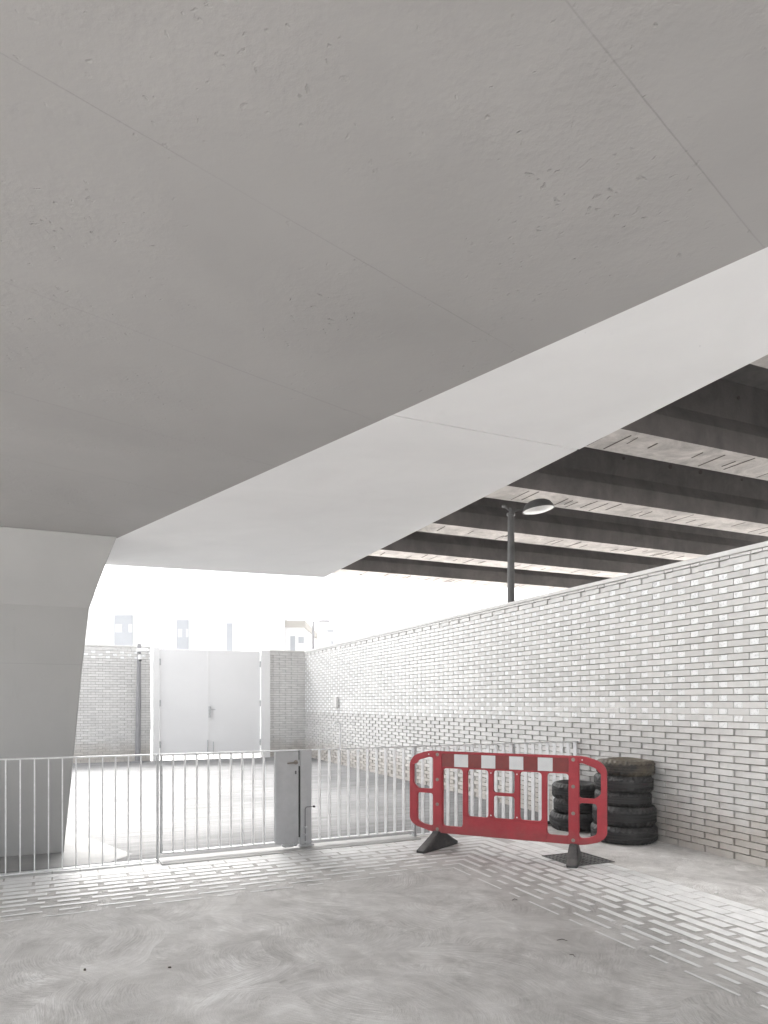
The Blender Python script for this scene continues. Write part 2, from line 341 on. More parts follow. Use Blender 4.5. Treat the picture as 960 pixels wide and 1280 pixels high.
# ------------------------------------------------------------------ mesh helpers
class MB:
    def __init__(s): s.v = []; s.f = []; s.m = []
    def para(s, o, a, b, c, mi=0):
        i = len(s.v)
        for p in (o, o + a, o + a + b, o + b, o + c, o + a + c, o + a + b + c, o + b + c): s.v.append(tuple(p))
        fs = [(0, 3, 2, 1), (4, 5, 6, 7), (0, 1, 5, 4), (1, 2, 6, 5), (2, 3, 7, 6), (3, 0, 4, 7)]
        if a.cross(b).dot(c) < 0: fs = [t[::-1] for t in fs]
        s.f += [tuple(i + k for k in t) for t in fs]; s.m += [mi] * 6
        return s
    def box(s, c, size, ax=None, ay=None, az=None, mi=0):
        ax = ax or V((1, 0, 0)); ay = ay or V((0, 1, 0)); az = az or Z
        a, b, d = ax * size[0], ay * size[1], az * size[2]
        return s.para(V(c) - a / 2 - b / 2 - d / 2, a, b, d, mi)
    def prism(s, pts, ext, mi=0):
        i = len(s.v); n = len(pts); pts = [V(p) for p in pts]
        nrm = V((0, 0, 0))
        for k in range(n): nrm += pts[k].cross(pts[(k + 1) % n])
        if nrm.dot(ext) < 0: pts = pts[::-1]
        s.v += [tuple(p) for p in pts] + [tuple(p + ext) for p in pts]
        s.f.append(tuple(i + k for k in reversed(range(n)))); s.f.append(tuple(i + n + k for k in range(n)))
        for k in range(n):
            j = (k + 1) % n; s.f.append((i + k, i + j, i + n + j, i + n + k))
        s.m += [mi] * (n + 2); return s
    def loft(s, rings, cap=True, mi=0, closed=True):
        i = len(s.v); n = len(rings[0])
        for r in rings: s.v += [tuple(p) for p in r]
        for q in range(len(rings) - 1):
            for k in range(n if closed else n - 1):
                j = (k + 1) % n
                s.f.append((i + q * n + k, i + q * n + j, i + (q + 1) * n + j, i + (q + 1) * n + k)); s.m.append(mi)
        if cap:
            s.f.append(tuple(i + k for k in reversed(range(n)))); s.f.append(tuple(i + (len(rings) - 1) * n + k for k in range(n))); s.m += [mi, mi]
        return s
    def tube(s, pts, r, n=12, mi=0):
        pts = [V(p) for p in pts]; rings = []
        rs = r if isinstance(r, (list, tuple)) else [r] * len(pts)
        up = None
        for k, p in enumerate(pts):
            t = (pts[min(k + 1, len(pts) - 1)] - pts[max(k - 1, 0)]).normalized()
            if up is None: up = Z if abs(t.z) < .9 else V((1, 0, 0))
            a = t.cross(up).normalized(); b = a.cross(t).normalized(); up = b
            rings.append([p + a * math.cos(2 * math.pi * j / n) * rs[k] + b * math.sin(2 * math.pi * j / n) * rs[k] for j in range(n)])
        return s.loft(rings, mi=mi)
    def lathe(s, prof, c, n=48, mi=0, closed_prof=False, fn=None):
        rings = []
        for j in range(n):
            t = 2 * math.pi * j / n
            ring = []
            for (r, z) in prof:
                if fn: r, z = fn(r, z, t)
                ring.append(V((c[0] + r * math.cos(t), c[1] + r * math.sin(t), c[2] + z)))
            rings.append(ring)
        rings.append(rings[0])
        return s.loft(rings, cap=False, mi=mi, closed=closed_prof)
    def build(s, name, mats, parent=None, smooth=False, bevel=0, recalc=False):
        me = bpy.data.meshes.new(name); me.from_pydata(s.v, [], s.f)
        for m in (mats if isinstance(mats, (list, tuple)) else [mats]): me.materials.append(m)
        me.polygons.foreach_set('material_index', s.m)
        if recalc:
            bm = bmesh.new(); bm.from_mesh(me); bmesh.ops.recalc_face_normals(bm, faces=bm.faces); bm.to_mesh(me); bm.free()
        if smooth:
            me.polygons.foreach_set('use_smooth', [True] * len(me.polygons)); me.update()
            try: me.set_sharp_from_angle(angle=R(38))
            except Exception: pass
        me.update()
        o = bpy.data.objects.new(name, me); COL.objects.link(o)
        if parent is not None:
            o.parent = parent; o.matrix_parent_inverse = Matrix.Translation(-parent.location) if parent.type == 'EMPTY' and parent.parent is None else Matrix.Identity(4)
            if parent.type != 'EMPTY' and parent.get('_world') is None: o.matrix_parent_inverse = Matrix.Identity(4)
        if bevel:
            bv = o.modifiers.new('bevel', 'BEVEL'); bv.width = bevel; bv.segments = 2; bv.limit_method = 'ANGLE'; bv.angle_limit = R(40)
        return o

def tag(o, label, cat, group=None):
    o['label'] = label; o['category'] = cat
    if group: o['group'] = group
    return o
def thing(name, label, cat, loc=(0, 0, 0), group=None):
    o = bpy.data.objects.new(name, None); COL.objects.link(o); o.location = loc; o.empty_display_size = .2
    return tag(o, label, cat, group)
def struct(o): o['kind'] = 'structure'; return o
# sub-parts are parented to a part whose own matrix is already in world terms
def sub(mb, name, mat, part, **k):
    o = mb.build(name, mat, **k); o.parent = part
    m = Matrix.Identity(4)
    if part.parent is not None: pass
    o.matrix_parent_inverse = m
    return o

# world-space meshes: children keep world coordinates because parent inverse cancels the empty's location
# sub-parts: the part's world matrix is identity, so nothing to cancel

# ================================================================== SETTING
def sheet(name, pts, z, mat):
    mb = MB(); mb.v = [(p[0], p[1], z) for p in pts]; mb.f = [tuple(range(len(pts)))]; mb.m = [0]
    return struct(mb.build(name, mat, recalc=True))
g = MB(); g.v = [(-400, -400, 0), (400, -400, 0), (400, 400, 0), (-400, 400, 0)]; g.f = [(0, 1, 2, 3)]; g.m = [0]
struct(g.build('ground', M['floor']))

# fence line
F0 = V((-3.516, 6.30, 0)); FD = V((1, .4915, 0)).normalized(); FN = V((-FD.y, FD.x, 0))
def fp(s, z=0, n=0): return F0 + FD * s + FN * n + Z * z

# pale kerb strip under the gate
kb = MB(); kb.para(fp(1.40, .001, -.17), FD * 2.92, FN * .30, Z * .016)
struct(kb.build('kerb', M['kerb'], bevel=.006))

# painted brick pattern on the floor, an L round the room: rows step outwards
C0 = V((.673, 6.66, 0))                    # inner corner
A_R = -D1                                  # right arm runs towards the camera
A_L = V((-math.cos(R(25.3)), -math.sin(R(25.3)), 0))    # left arm runs left
N_R = D2; N_L = V((-math.sin(R(25.3)), math.cos(R(25.3)), 0))
def corner(off):                           # meeting point of both arms, offset outwards
    # solve C0 + N_R*off + A_R*a = C0 + N_L*off + A_L*b
    d = (N_L - N_R) * off
    det = A_R.x * (-A_L.y) + A_L.x * A_R.y
    a = (d.x * (-A_L.y) + A_L.x * d.y) / det
    return C0 + N_R * off + A_R * a
pm = MB()
def stripe(off0, off1, s0, s1, arm):
    """piece of a painted row between run lengths s0..s1 from the corner"""
    A, N = (A_R, N_R) if arm == 'R' else (A_L, N_L)
    pts = []
    for off, s in ((off0, s0), (off0, s1), (off1, s1), (off1, s0)):
        c = corner(off)
        base = C0 + N * off
        run0 = (c - base).dot(A)
        pts.append(base + A * max(run0, run0 * 0 + s) if s > -50 else c)
    i = len(pm.v)
    pm.v += [(p.x, p.y, .004) for p in pts]
    pm.f.append((i, i + 1, i + 2, i + 3)); pm.m.append(0)
PITCH = .128
for k in range(12):
    t = k / 9 if k < 9 else 1
    w = .022 + (PITCH * .93 - .022) * min(1, t) ** .9
    gap = .115 * (1 - t) + .014
    Ls = .785 - 2 * gap; ll = Ls * .72; sl = Ls * .28
    if t >= .85: ll = Ls * .70; sl = Ls * .30
    off0 = k * PITCH; off1 = off0 + w
    ph = (.0 if k % 2 == 0 else .3925)
    for arm, lim in (('R', 9.5), ('L', 9.0)):
        A, N = (A_R, N_R) if arm == 'R' else (A_L, N_L)
        s = -1.2 + (ph if arm == 'R' else .3925 - ph)
        dashes = []
        while s < lim:
            dashes.append((s + gap / 2, s + gap / 2 + ll)); dashes.append((s + gap * 1.5 + ll, s + gap * 1.5 + ll + sl)); s += .785
        c0 = (corner(off0) - (C0 + N * off0)).dot(A); c1 = (corner(off1) - (C0 + N * off1)).dot(A)
        first = True
        for a, b in dashes:
            if b < max(c0, c1) + .10: continue
            join = first; first = False
            if join and a > max(c0, c1) + .3: join = False
            if join: a0, a1 = c0, c1
            else: a0 = a1 = a
            if not join and a < max(c0, c1): continue
            P = [C0 + N * off0 + A * a0, C0 + N * off0 + A * b, C0 + N * off1 + A * b, C0 + N * off1 + A * a1]
            i = len(pm.v); pm.v += [(p.x, p.y, .004) for p in P]; pm.f.append((i, i + 1, i + 2, i + 3)); pm.m.append(0)
bmk = pm.build('road_markings', M['paint'], recalc=False)
for f in bmk.data.polygons: pass
struct(bmk)
bm = bmesh.new(); bm.from_mesh(bmk.data)
for f in bm.faces:
    if f.normal.z < 0: f.normal_flip()
bm.to_mesh(bmk.data); bm.free()

# yard slab beyond the fence line
sheet('yard_slab', [fp(-14, 0, .16), fp(6.86, 0, .16), grid(6.09, 20.1), grid(-30, 20.1)], .002, M['yard'])
# paler slab patch beside the pier, and saw-cut joint across the yard
def px_ground(x, y, z=0):
    Y = (1.6 - z) * 860 / (y - 879); return V(((x - 480) / 860 * Y, Y, z))
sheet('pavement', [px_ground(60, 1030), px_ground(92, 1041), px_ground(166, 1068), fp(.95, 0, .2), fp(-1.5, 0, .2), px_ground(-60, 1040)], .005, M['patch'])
jb = MB(); jb.para(grid(-5, 12.22, .001), D2 * 10.6, D1 * .018, Z * .003)
struct(jb.build('yard_joint', M['mortar']))

# ------------------------------------------------------------------ concrete overpass: soffit, raised white edge, pier
ZS = 3.4
aD = V((-.679, .734, 0))
Q = V((.05, 4.30, 0))
def bandz(x, y): return 1.6 + 1.521 + .0693 * x + .0641 * y
over = thing('concrete_overpass', 'low white painted concrete overpass with grey soffit and pier on the left', 'bridge', (-4.5, 7.5, 0))
K = V((3.15, .944, 0))
Afar = V((-4.10, 8.79, 0)); Cfar = V((-1.06, 12.2, 0))
dB = (V((2.10, 3.76, 0)) - V((-1.064, 12.2, 0))).normalized()
near = K + V((-.8, -.02, 0))
left = -D2 * 3.4
# soffit sheet with thickness
so = MB()
poly = [Afar, Afar + left, Afar + left + V((1.3, -6.6, 0)), K]
so.prism([V((p.x, p.y, ZS)) for p in poly], Z * .35)
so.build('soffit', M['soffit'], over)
# raised edge: sloping underside with closed sides
P0 = [K, Afar, Cfar]
P = []
pts = [(Afar, ZS), (Cfar, None), (V((2.10, 3.76, 0)), None), (K, ZS)]
low = []
for p, z in pts: low.append(V((p.x, p.y, bandz(p.x, p.y) if z is None else z)))
bd = MB()
i = 0
# split at the joint so a real groove shows
jA = V((.05, 4.30, 0)); jB3 = V((1.455, 5.32, 0))
def zz(p): return V((p.x, p.y, bandz(p.x, p.y)))
Bdir = dB
# clip jB3 onto the B edge
tB = (jB3 - V((-1.064, 12.2, 0))).dot(Bdir); jB = V((-1.064, 12.2, 0)) + Bdir * tB
Aj = zz(jA)
gv = (Afar - K).normalized() * .007
bd.prism([V((Afar.x, Afar.y, ZS)), zz(Cfar), zz(jB + gv), zz(jA + gv)], Z * .9)
bd.prism([zz(jA - gv), zz(jB - gv), zz(V((2.10, 3.76, 0))), V((K.x, K.y, ZS))], Z * .9)
bd.build('raised_edge', M['band'], over)
tp = MB(); tp.prism([V((p.x, p.y, ZS + .95)) for p in (Afar + D1 * .0, Afar + left, Afar + left + V((1.3, -6.6, 0)), K, V((2.1, 3.76, 0)), Cfar)], Z * .5)
tp.build('deck', M['pier'], over)
jt = MB(); jt.prism([zz(jA - gv * 1.0) + Z * .05, zz(jB - gv) + Z * .05, zz(jB + gv) + Z * .05, zz(jA + gv) + Z * .05], Z * .02)
jt.build('joint_strip', M['pit'], over)
# pier: cross sections at several heights
sec = [(0, V((-3.426, 7.366, 0))), (1.03, V((-3.345, 7.42, 0))), (2.0, V((-3.287, 7.50, 0))), (2.645, V((-3.235, 7.55, 0))), (2.90, V((-3.125, 7.52, 0))), (3.15, V((-3.01, 7.48, 0))), (3.402, V((-2.885, 7.44, 0)))]
rings = []
for z, c in sec:
    bk = V((-.53, .85, 0)) * 1.5
    rings.append([V((c.x, c.y, z)), V((c.x, c.y, z)) + bk, V((c.x, c.y, z)) + bk + left * .78, V((c.x, c.y, z)) + left * .78])
pr = MB(); pr.loft(rings)
pr.build('pier', M['pier'], over, recalc=True, bevel=.012)

# ------------------------------------------------------------------ haze volume added to whiten the far end, in place of glare
hz = MB(); hz.para(V((-45, -14, -1)), V((85, 0, 0)), V((0, 95, 0)), Z * 11.5)
hm = bpy.data.materials.new('added_glare_air'); hm.use_nodes = True; hn = hm.node_tree.nodes; hn.remove(hn['Principled BSDF'])
pv = hn.new('ShaderNodeVolumePrincipled'); pv.inputs['Color'].default_value = (.97, .98, 1, 1); pv.inputs['Density'].default_value = HAZE
hm.node_tree.links.new(pv.outputs[0], hn['Material Output'].inputs['Volume'])
ho = hz.build('glare_haze', hm); ho['kind'] = 'stuff'

# ------------------------------------------------------------------ brick walls
ROW = .0702; BR = .366
def brick_wall(name, label, origin, along, out, length, face, open_from, open_to=99, ztop=3.09, phase=0, part_open=True, group='white brick walls round the yard'):
    """origin: ground point on the front face; along: run direction; out: direction the face looks"""
    t = thing(name, label, 'wall', tuple(origin), group)
    bw = MB(); gl = MB(); mo = MB()
    nrow = int(ztop / ROW); j = .008; dep = .11; rec = .017
    ncol = int(length / BR) + 2
    for r in range(nrow):
        z0 = r * ROW + (j if r else 0); h = ROW - (j if r else 0)
        opn = open_from <= r < min(open_to, nrow - 1)
        for c in range(ncol):
            x0 = (c - 1) * BR + (BR / 2 if r % 2 else 0) + phase
            w = BR * .69; x1 = x0 + w; x2 = x0 + BR - .008
            a, b = max(0, x0), min(length, x1)
            dz = random.uniform(-.0008, .0008); dn = random.uniform(-.0022, .0022)
            if b - a > .02:
                bw.para(origin + along * a + out * dn + Z * (z0 + dz), along * (b - a), -out * (dep + dn), Z * (h - .002))
            a, b = max(0, x1 + .006), min(length, x2)
            if b - a > .02:
                if opn:
                    gl.para(origin + along * (a + .001) - out * .005 + Z * (z0 + .001), along * (b - a + .003), -out * .07, Z * (h - .003))
                else:
                    bw.para(origin + along * a - out * rec + Z * z0, along * (b - a), -out * (dep - rec), Z * (h - .002))
        # mortar bed behind the faces (full depth, thin)
        if r: mo.para(origin - out * .034 + Z * (z0 - j), along * length, -out * (dep - .04), Z * (j - .0005))
    if open_from > 0:
        mo.para(origin - out * .055, along * length, -out * .05, Z * (min(open_from, nrow) * ROW))
    bw.build('brickwork', M['brick'], t)
    mo.build('mortar_bed', M['mortar'], t)
    if gl.v: gl.build('glass_infill', M['glassb'], t)
    cp = MB()
    # course of small bricks, then the coping slab
    c = 0; x = 0
    zc = nrow * ROW + j
    while x < length:
        w = .235 if c % 2 == 0 else .115
        cp.para(origin + along * x + Z * zc, along * (min(w, length - x)), -out * dep, Z * .028); x += w + .012; c += 1
    cp.build('header_course', M['brick'], t)
    c2 = MB(); c2.para(origin + out * .012 + Z * (zc + .034), along * length, -out * (dep + .024), Z * .05)
    c2.build('coping', M['coping'], t, bevel=.005)
    return t
WO = grid(6.10, -3.0)
brick_wall('brick_wall', 'long white hit and miss brick wall with glass blocks receding along the right', WO, D1, -D2, 23.1 , None, 19)
FW = V((-2.49, 20.82, 0))
EF = grid(0, 0)
def farp(x):                               # far wall line at image column x
    k = (x - 480) / 860; t = (k * 20.85 + 2.42) / (.917 - .398 * k); return V((-2.42 + .917 * t, 20.85 + .398 * t, 0))
a, b = farp(338), farp(379)
brick_wall('brick_wall', 'narrow white brick wall section between the tall white gate and the corner', a, D2, -D1, (b - a).length + .14, None, 99, phase=.1)
a, b = farp(-160), farp(188)
brick_wall('brick_wall', 'white brick wall left of the tall gate with bright openings in its top rows', a, D2, -D1, (b - a).length, None, 40, phase=.2)

# tall sheet-steel gate
a, b = farp(191), farp(337)
gt = thing('yard_gate', 'tall white double leaf sheet steel gate at the far end of the yard', 'gate', tuple((a + b) / 2))
GL = (b - a).length
pw = .17
for x in (0, GL - pw - .10):
    m = MB(); m.para(a + D2 * x - D1 * .07, D2 * (pw if x == 0 else pw + .10), D1 * .2, Z * 3.16); m.build('gate_post', M['gatew'], gt, bevel=.008)
x0 = pw + .012; x1 = GL - pw - .112; xm = x0 + (x1 - x0) * .475
for u, v in ((x0, xm - .012), (xm + .012, x1)):
    m = MB(); m.para(a + D2 * u + Z * .12, D2 * (v - u), D1 * .05, Z * 3.0); 
    leaf = m.build('gate_leaf', M['gate'], gt, bevel=.006)
for u in (x0 + .01, x1 - .01):
    for zz_ in (.45, 1.6, 2.75):
        m = MB(); m.tube([a + D2 * u - D1 * .03 + Z * (zz_ - .09), a + D2 * u - D1 * .03 + Z * (zz_ + .09)], .022, 10); m.build('hinge', M['galv'], gt, smooth=True)
m = MB()
m.para(a + D2 * (xm - .03) - D1 * .014 + Z * .12, D2 * .06, D1 * .012, Z * 3.0)
m.build('meeting_strip', M['gatew'], gt)
m = MB(); m.box(a + D2 * (xm + .02) - D1 * .04 + Z * 1.35, (.07, .05, .32), D2, D1)
m.tube([a + D2 * (xm + .05) - D1 * .08 + Z * 1.42, a + D2 * (xm + .17) - D1 * .08 + Z * 1.42], .012)
m.build('lock_case', M['galv'], gt)
m = MB(); m.tube([a + D2 * (xm - .04) - D1 * .04 + Z * .03, a + D2 * (xm - .04) - D1 * .04 + Z * .55], .015)
m.tube([a + D2 * (xm + .12) - D1 * .04 + Z * .03, a + D2 * (xm + .12) - D1 * .04 + Z * .5], .015)
m.build('drop_bolt', M['galv'], gt)

# ------------------------------------------------------------------ viaduct on beams beyond the wall
ZB = 5.9
via = thing('beam_viaduct', 'dark old viaduct deck on heavy concrete beams behind the white wall', 'bridge', tuple(grid(14, 10)))
E0, E1 = 3.75, 20  # unseen near end carried over the wall to block sun on the floor
def Dr(r860): return 637 * (ZB - 1.6) / r860
near_edges = [637 * (ZB - 1.6) * (.003375 + .00113 * k) for k in range(-5, 5)]
wB = .83; spc = 637 * 4.3 * .00113
rnd = random.Random(3)
for k, d0 in enumerate(near_edges):
    # d0 = bottom edge where pale underside ends towards the far side (dark of the next begins)
    dn = d0 - wB
    prof = [(dn, 0), (dn, .36), (dn + .13, .62), (dn + .13, 1.28), (dn + wB - .13, 1.28), (dn + wB - .13, .62), (dn + wB, .36), (dn + wB, 0)]
    m = MB(); m.prism([grid(E0, p, ZB + z) for p, z in prof], D2 * (E1 - E0))
    for q in range(30):                    # exposed rebar and lifting holes are surface marks of the beam
        e = rnd.uniform(E0 + .2, E1 - 1); l0 = rnd.uniform(.22, .66); st = rnd.uniform(.05, wB - l0 - .05)
        m.para(grid(e, dn + st, ZB - .006), D1 * l0 + D2 * rnd.uniform(-.02, .03), D2 * rnd.uniform(.012, .034), Z * .012, 2)
    for q in range(12):
        e = E0 + .6 + q * 1.25 + rnd.uniform(-.35, .35)
        m.tube([grid(e, dn + .115, ZB + 1.02), grid(e, dn + .14, ZB + 1.02)], rnd.uniform(.03, .05), 8, 2)
    o = m.build('beam', [M['beam'], M['beamlow'], M['rust']], via, recalc=True)
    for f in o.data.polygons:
        if f.normal.z < -.9 and f.material_index == 0: f.material_index = 1  # downward faces get the paler colour with bounced light painted in
m = MB(); m.para(grid(E0 - .05, near_edges[0] - 3, ZB + 1.283), D2 * (E1 - E0 + .5), D1 * (near_edges[-1] + .5 - near_edges[0] + 3), Z * .35)
m.build('deck_slab', M['slab'], via)
for e in (13.5, 19.0):
    for d in (-6, 4):
        m = MB(); m.para(grid(e, d - .9, 0), D2 * .9, D1 * .8, Z * (ZB - .003)); m.build('viaduct_column', M['beam'], via)

# ------------------------------------------------------------------ buildings beyond the yard
def building(x0, x1, Y, top, label, wins, band=False, extra=None):
    X0, X1 = (x0 - 480) / 860 * Y, (x1 - 480) / 860 * Y
    zt = 1.6 + (879 - top) / 860 * Y
    t = thing('white_building', label, 'building', ((X0 + X1) / 2, Y, 0), 'pale buildings beyond the yard wall')
    m = MB(); m.para(V((X0, Y, 0)), V((X1 - X0, 0, 0)), V((0, 9, 0)), Z * zt); m.build('wall', M['render'], t)
    if band:
        m = MB(); m.para(V((X0 - .12, Y - .15, zt - .42)), V((X1 - X0 + .24, 0, 0)), V((0, 9.3, 0)), Z * .5); m.build('roof_band', M['cream'], t)
    for (a, b, c, d) in wins:
        xa, xb = (a - 480) / 860 * Y, (b - 480) / 860 * Y
        zc, zd = 1.6 + (879 - c) / 860 * Y, 1.6 + (879 - d) / 860 * Y
        m = MB(); m.para(V((xa, Y - .03, zd)), V((xb - xa, 0, 0)), V((0, .1, 0)), Z * (zc - zd)); w = m.build('window', M['win'], t)
        if xb - xa > .5:
            for px, pw_ in ((xa + .08, (xb - xa) * .36), (xb - (xb - xa) * .22, (xb - xa) * .2)):
                m = MB(); m.para(V((px, Y - .05, zc - 1.05)), V((pw_, 0, 0)), V((0, .015, 0)), Z * .5)  # lighter squares paint reflections on the glass
                o = m.build('pane_reflection', M['winrefl']); o.parent = w
    return t
building(96, 333, 42, 742, 'long white building with three narrow blue grey windows beyond the gate', [(143, 166, 769, 815), (221, 236, 775, 815), (283.5, 290.5, 779, 820)])
t = building(335, 380, 50, 777, 'small white building with beige roof band beyond the wall corner', [(363, 369, 795, 830), (373, 380, 796, 804), (339, 341, 795, 812)], band=True)
m = MB(); X = (347 - 480) / 860 * 50; m.box((X, 52, 8.0), (.5, .5, .9)); m.build('chimney', M['render'], t)
building(404, 470, 62, 786, 'faint low white building just right of the far street lamp', [(409, 417, 787.5, 790), (414, 417, 801, 806)])

# ------------------------------------------------------------------ lamps and poles
def street_x(x, Y): return (x - 480) / 860 * Y
# dark lamp behind the wall, under the viaduct
Y = 13.0; X = street_x(638.7, Y); u = Y / 860
def lz(y, Y=Y): return 1.6 + (879 - y) / 860 * Y
lp = thing('street_lamp', 'dark street lamp with domed shade standing behind the right hand wall', 'street lamp', (X, Y, 0))
m = MB(); m.tube([(X, Y, 0), (X, Y, 1.2), (X, Y, lz(650)), (X, Y, lz(644))], [.085, .08, .062, .055], 20); pole = m.build('pole', M['darkpole'], lp, smooth=True)
m = MB(); m.tube([(X, Y, lz(645)), (X, Y, lz(636))], .038, 14); m.tube([(X, Y, lz(641.5)), (X, Y, lz(644.5))], .08, 16)
m.tube([(X, Y, lz(640)), (X - .05, Y, lz(637)), (X - .12, Y, lz(633))], .018, 8); m.box((X - .125, Y, lz(632.8)), (.07, .06, .03))
m.tube([(X, Y, lz(640)), (X + .09, Y, lz(638.5)), (X + .27, Y, lz(636.4))], .016, 8); m.tube([(X, Y, lz(644)), (X - .02, Y, lz(634))], .012, 8)
m.build('bracket', M['darkpole'], lp, smooth=True)
# dome
hc = V((street_x(673, Y), Y, lz(637.5))); tilt = Matrix.Rotation(R(-8), 4, 'Y')
prof = [(.002, .195), (.09, .19), (.17, .165), (.24, .12), (.285, .055), (.30, .0), (.288, .0), (.27, .05), (.22, .105), (.1, .165), (.002, .17)]
m = MB(); m.lathe(prof, (0, 0, 0), 36, closed_prof=True)
m.v = [tuple(hc + tilt @ V(p)) for p in m.v]
hd = m.build('lamp_shade', M['darkpole'], lp, smooth=True, recalc=True)
m = MB(); m.lathe([(.001, -.05), (.1, -.045), (.2, -.022), (.283, .004), (.283, .02), (.001, .03)], (0, 0, 0), 36, closed_prof=True)
m.v = [tuple(hc + tilt @ V(p)) for p in m.v]
m.build('lens', M['lens'], lp, smooth=True, recalc=True)

# pole in front of the far wall with floodlight and camera
Yp = 18.55; X = street_x(174, Yp)
cp = thing('camera_pole', 'mid grey pole with floodlight and camera left of the tall gate', 'pole', (X, Yp, 0))
zt = 1.6 + (879 - 805) / 860 * Yp
m = MB(); m.tube([(X - .04, Yp, 0), (X - .02, Yp, 1.6), (X, Yp, zt)], [.075, .07, .045], 16); m.build('pole', M['midpole'], cp, smooth=True)
m = MB(); m.box((X - .04, Yp, .02), (.26, .26, .04)); m.build('base_plate', M['midpole'], cp)
m = MB(); m.prism([(X - .06, Yp - .12, zt - .22), (X + .26, Yp - .12, zt - .20), (X + .24, Yp - .12, zt - .13), (X - .02, Yp - .12, zt - .12)], V((0, .2, 0))); m.build('floodlight', M['gatew'], cp, bevel=.01)
m = MB(); m.tube([(X + .06, Yp - .1, zt - .30), (X + .06, Yp - .1, zt - .42)], [.05, .06], 12); m.tube([(X, Yp, zt - .30), (X + .06, Yp - .1, zt - .30)], .02, 8); m.build('dome_camera', M['gatew'], cp, smooth=True)
m = MB(); m.lathe([(.001, -.05), (.03, -.04), (.045, 0), (.001, .01)], (X + .06, Yp - .1, zt - .43), 12, closed_prof=True); m.build('camera_eye', M['black'], cp, smooth=True)

def arm_lamp(x, Y, top, label, arms, mat, th=.05):
    X = street_x(x, Y); zt = 1.6 + (879 - top) / 860 * Y
    t = thing('far_street_lamp', label, 'street lamp', (X, Y, 0), 'street lamps beyond the wall')
    m = MB(); m.tube([(X, Y, 0), (X, Y, zt)], [th * 1.4, th], 10); m.build('pole', mat, t, smooth=True)
    for (dx, dy, hl) in arms:
        m = MB(); ex, ez = X + dx / 860 * Y, zt - dy / 860 * Y
        m.tube([(X, Y, zt - .03), ((X + ex) / 2, Y, (zt + ez) / 2 - (.05 if dy else 0)), (ex, Y, ez)], th * .6, 8); m.build('arm', mat, t)
        s = 1 if dx > 0 else -1
        m = MB(); m.box((ex + s * hl / 2, Y, ez + .02), (hl, .22, .09)); m.build('lamp_head', mat, t, bevel=.02)
arm_lamp(391.5, 32, 777, 'single arm street lamp rising above the far wall corner', [(9, 0, .42)], M['midpole'], .055)
arm_lamp(603, 60, 757, 'pale double arm street lamp seen under the viaduct', [(-10, -9, .8), (14, -15, .8)], M['rail'], .10)
Y = 33; X = street_x(123.5, Y)
mast = thing('service_mast', 'thin pale mast with steps beyond the wall next to the pier', 'mast', (X, Y, 0))
m = MB(); m.tube([(X, Y, 0), (X, Y, 7.2)], .07, 10); m.build('pole', M['rail'], mast, smooth=True)
m = MB(); m.tube([(X - .5, Y, 5.4), (X + .02, Y, 4.4)], .03, 6)
for q in range(7): m.tube([(X - .09, Y, 4.5 + q * .22), (X + .12, Y, 4.5 + q * .22)], .012, 6)
m.build('stay', M['rail'], mast)

# things fixed on the right-hand wall far down
def wallp(x):                              # point of the wall face at image column x
    k = (x - 480) / 860
    # grid(6.10,d): X=.917*6.1-.398d, Y=.398*6.1+.917d
    e = 6.10; dX, dY = D1.x, D1.y; bx, by = D2.x * e, D2.y * e
    d = (k * by - bx) / (dX - k * dY); return grid(6.10, d)
p = wallp(422)
bx = MB(); bx.box(p - D2 * .05 + Z * (1.6 + 1.5 / 860 * p.y), (.24, .07, .27), D1, D2)
tag(bx.build('meter_box', M['coping'], bevel=.01), 'small white box fixed high on the far end of the long brick wall', 'box')
p = wallp(428)
hb = MB(); h0 = 1.6 - 24 / 860 * p.y
hb.tube([p - D2 * .06, p - D2 * .06 + Z * (h0 - .06), p - D2 * .10 + Z * h0, p - D2 * .22 - D1 * .02 + Z * h0, p - D2 * .27 + Z * (h0 - .09)], .02, 8)
tag(hb.build('water_standpipe', M['rail'], smooth=True), 'thin hooked standpipe against the far end of the long brick wall', 'pipe')

# ------------------------------------------------------------------ railings and pedestrian gate
BD, BT = .066, .010; ZT = 1.09
def rail_panel(name, label, s0, s1, first, zb, step=.118, posts=(), n_last=None):
    t = thing(name, label, 'railing', tuple(fp(s0)), 'steel railing across the yard')
    m = MB(); m.para(fp(s0, ZT - .012, -BD / 2), FD * (s1 - s0), FN * BD, Z * .012); m.build('top_rail', M['rail'], t, bevel=.002)
    m = MB(); m.para(fp(s0, zb, -BD / 2), FD * (s1 - s0), FN * BD, Z * .012); m.build('bottom_rail', M['rail'], t, bevel=.002)
    m = MB(); m.para(fp(first, zb + .011, -BD / 2 + .002), FD * BT, FN * (BD - .004), Z * (ZT - zb - .022))
    bar = m.build('bar', M['rail'], t)
    k = 1
    while first + k * step < s1 - .05:
        o = bar.copy(); COL.objects.link(o); o.location = bar.location + FD * (k * step); k += 1
    for s in posts:
        m = MB(); m.para(fp(s, 0.002, -.035), FD * .014, FN * .07, Z * (ZT - .001)); m.build('post', M['galv'], t, bevel=.002)
    return t
rail_panel('railing_panel', 'steel railing panel in front of the concrete pier at the left', -1.24, 1.375, -1.14 , .022, posts=(-.72 + .05, 1.376))
rail_panel('railing_panel', 'steel railing panel between the latch post and the red barrier', 3.02, 4.30, 3.11, .075, posts=(4.302,))
rail_panel('railing_panel', 'steel railing panel behind the red barrier ending at the brick wall', 4.33, 6.915, 4.43, .022, posts=(4.319, 5.762, 6.90))
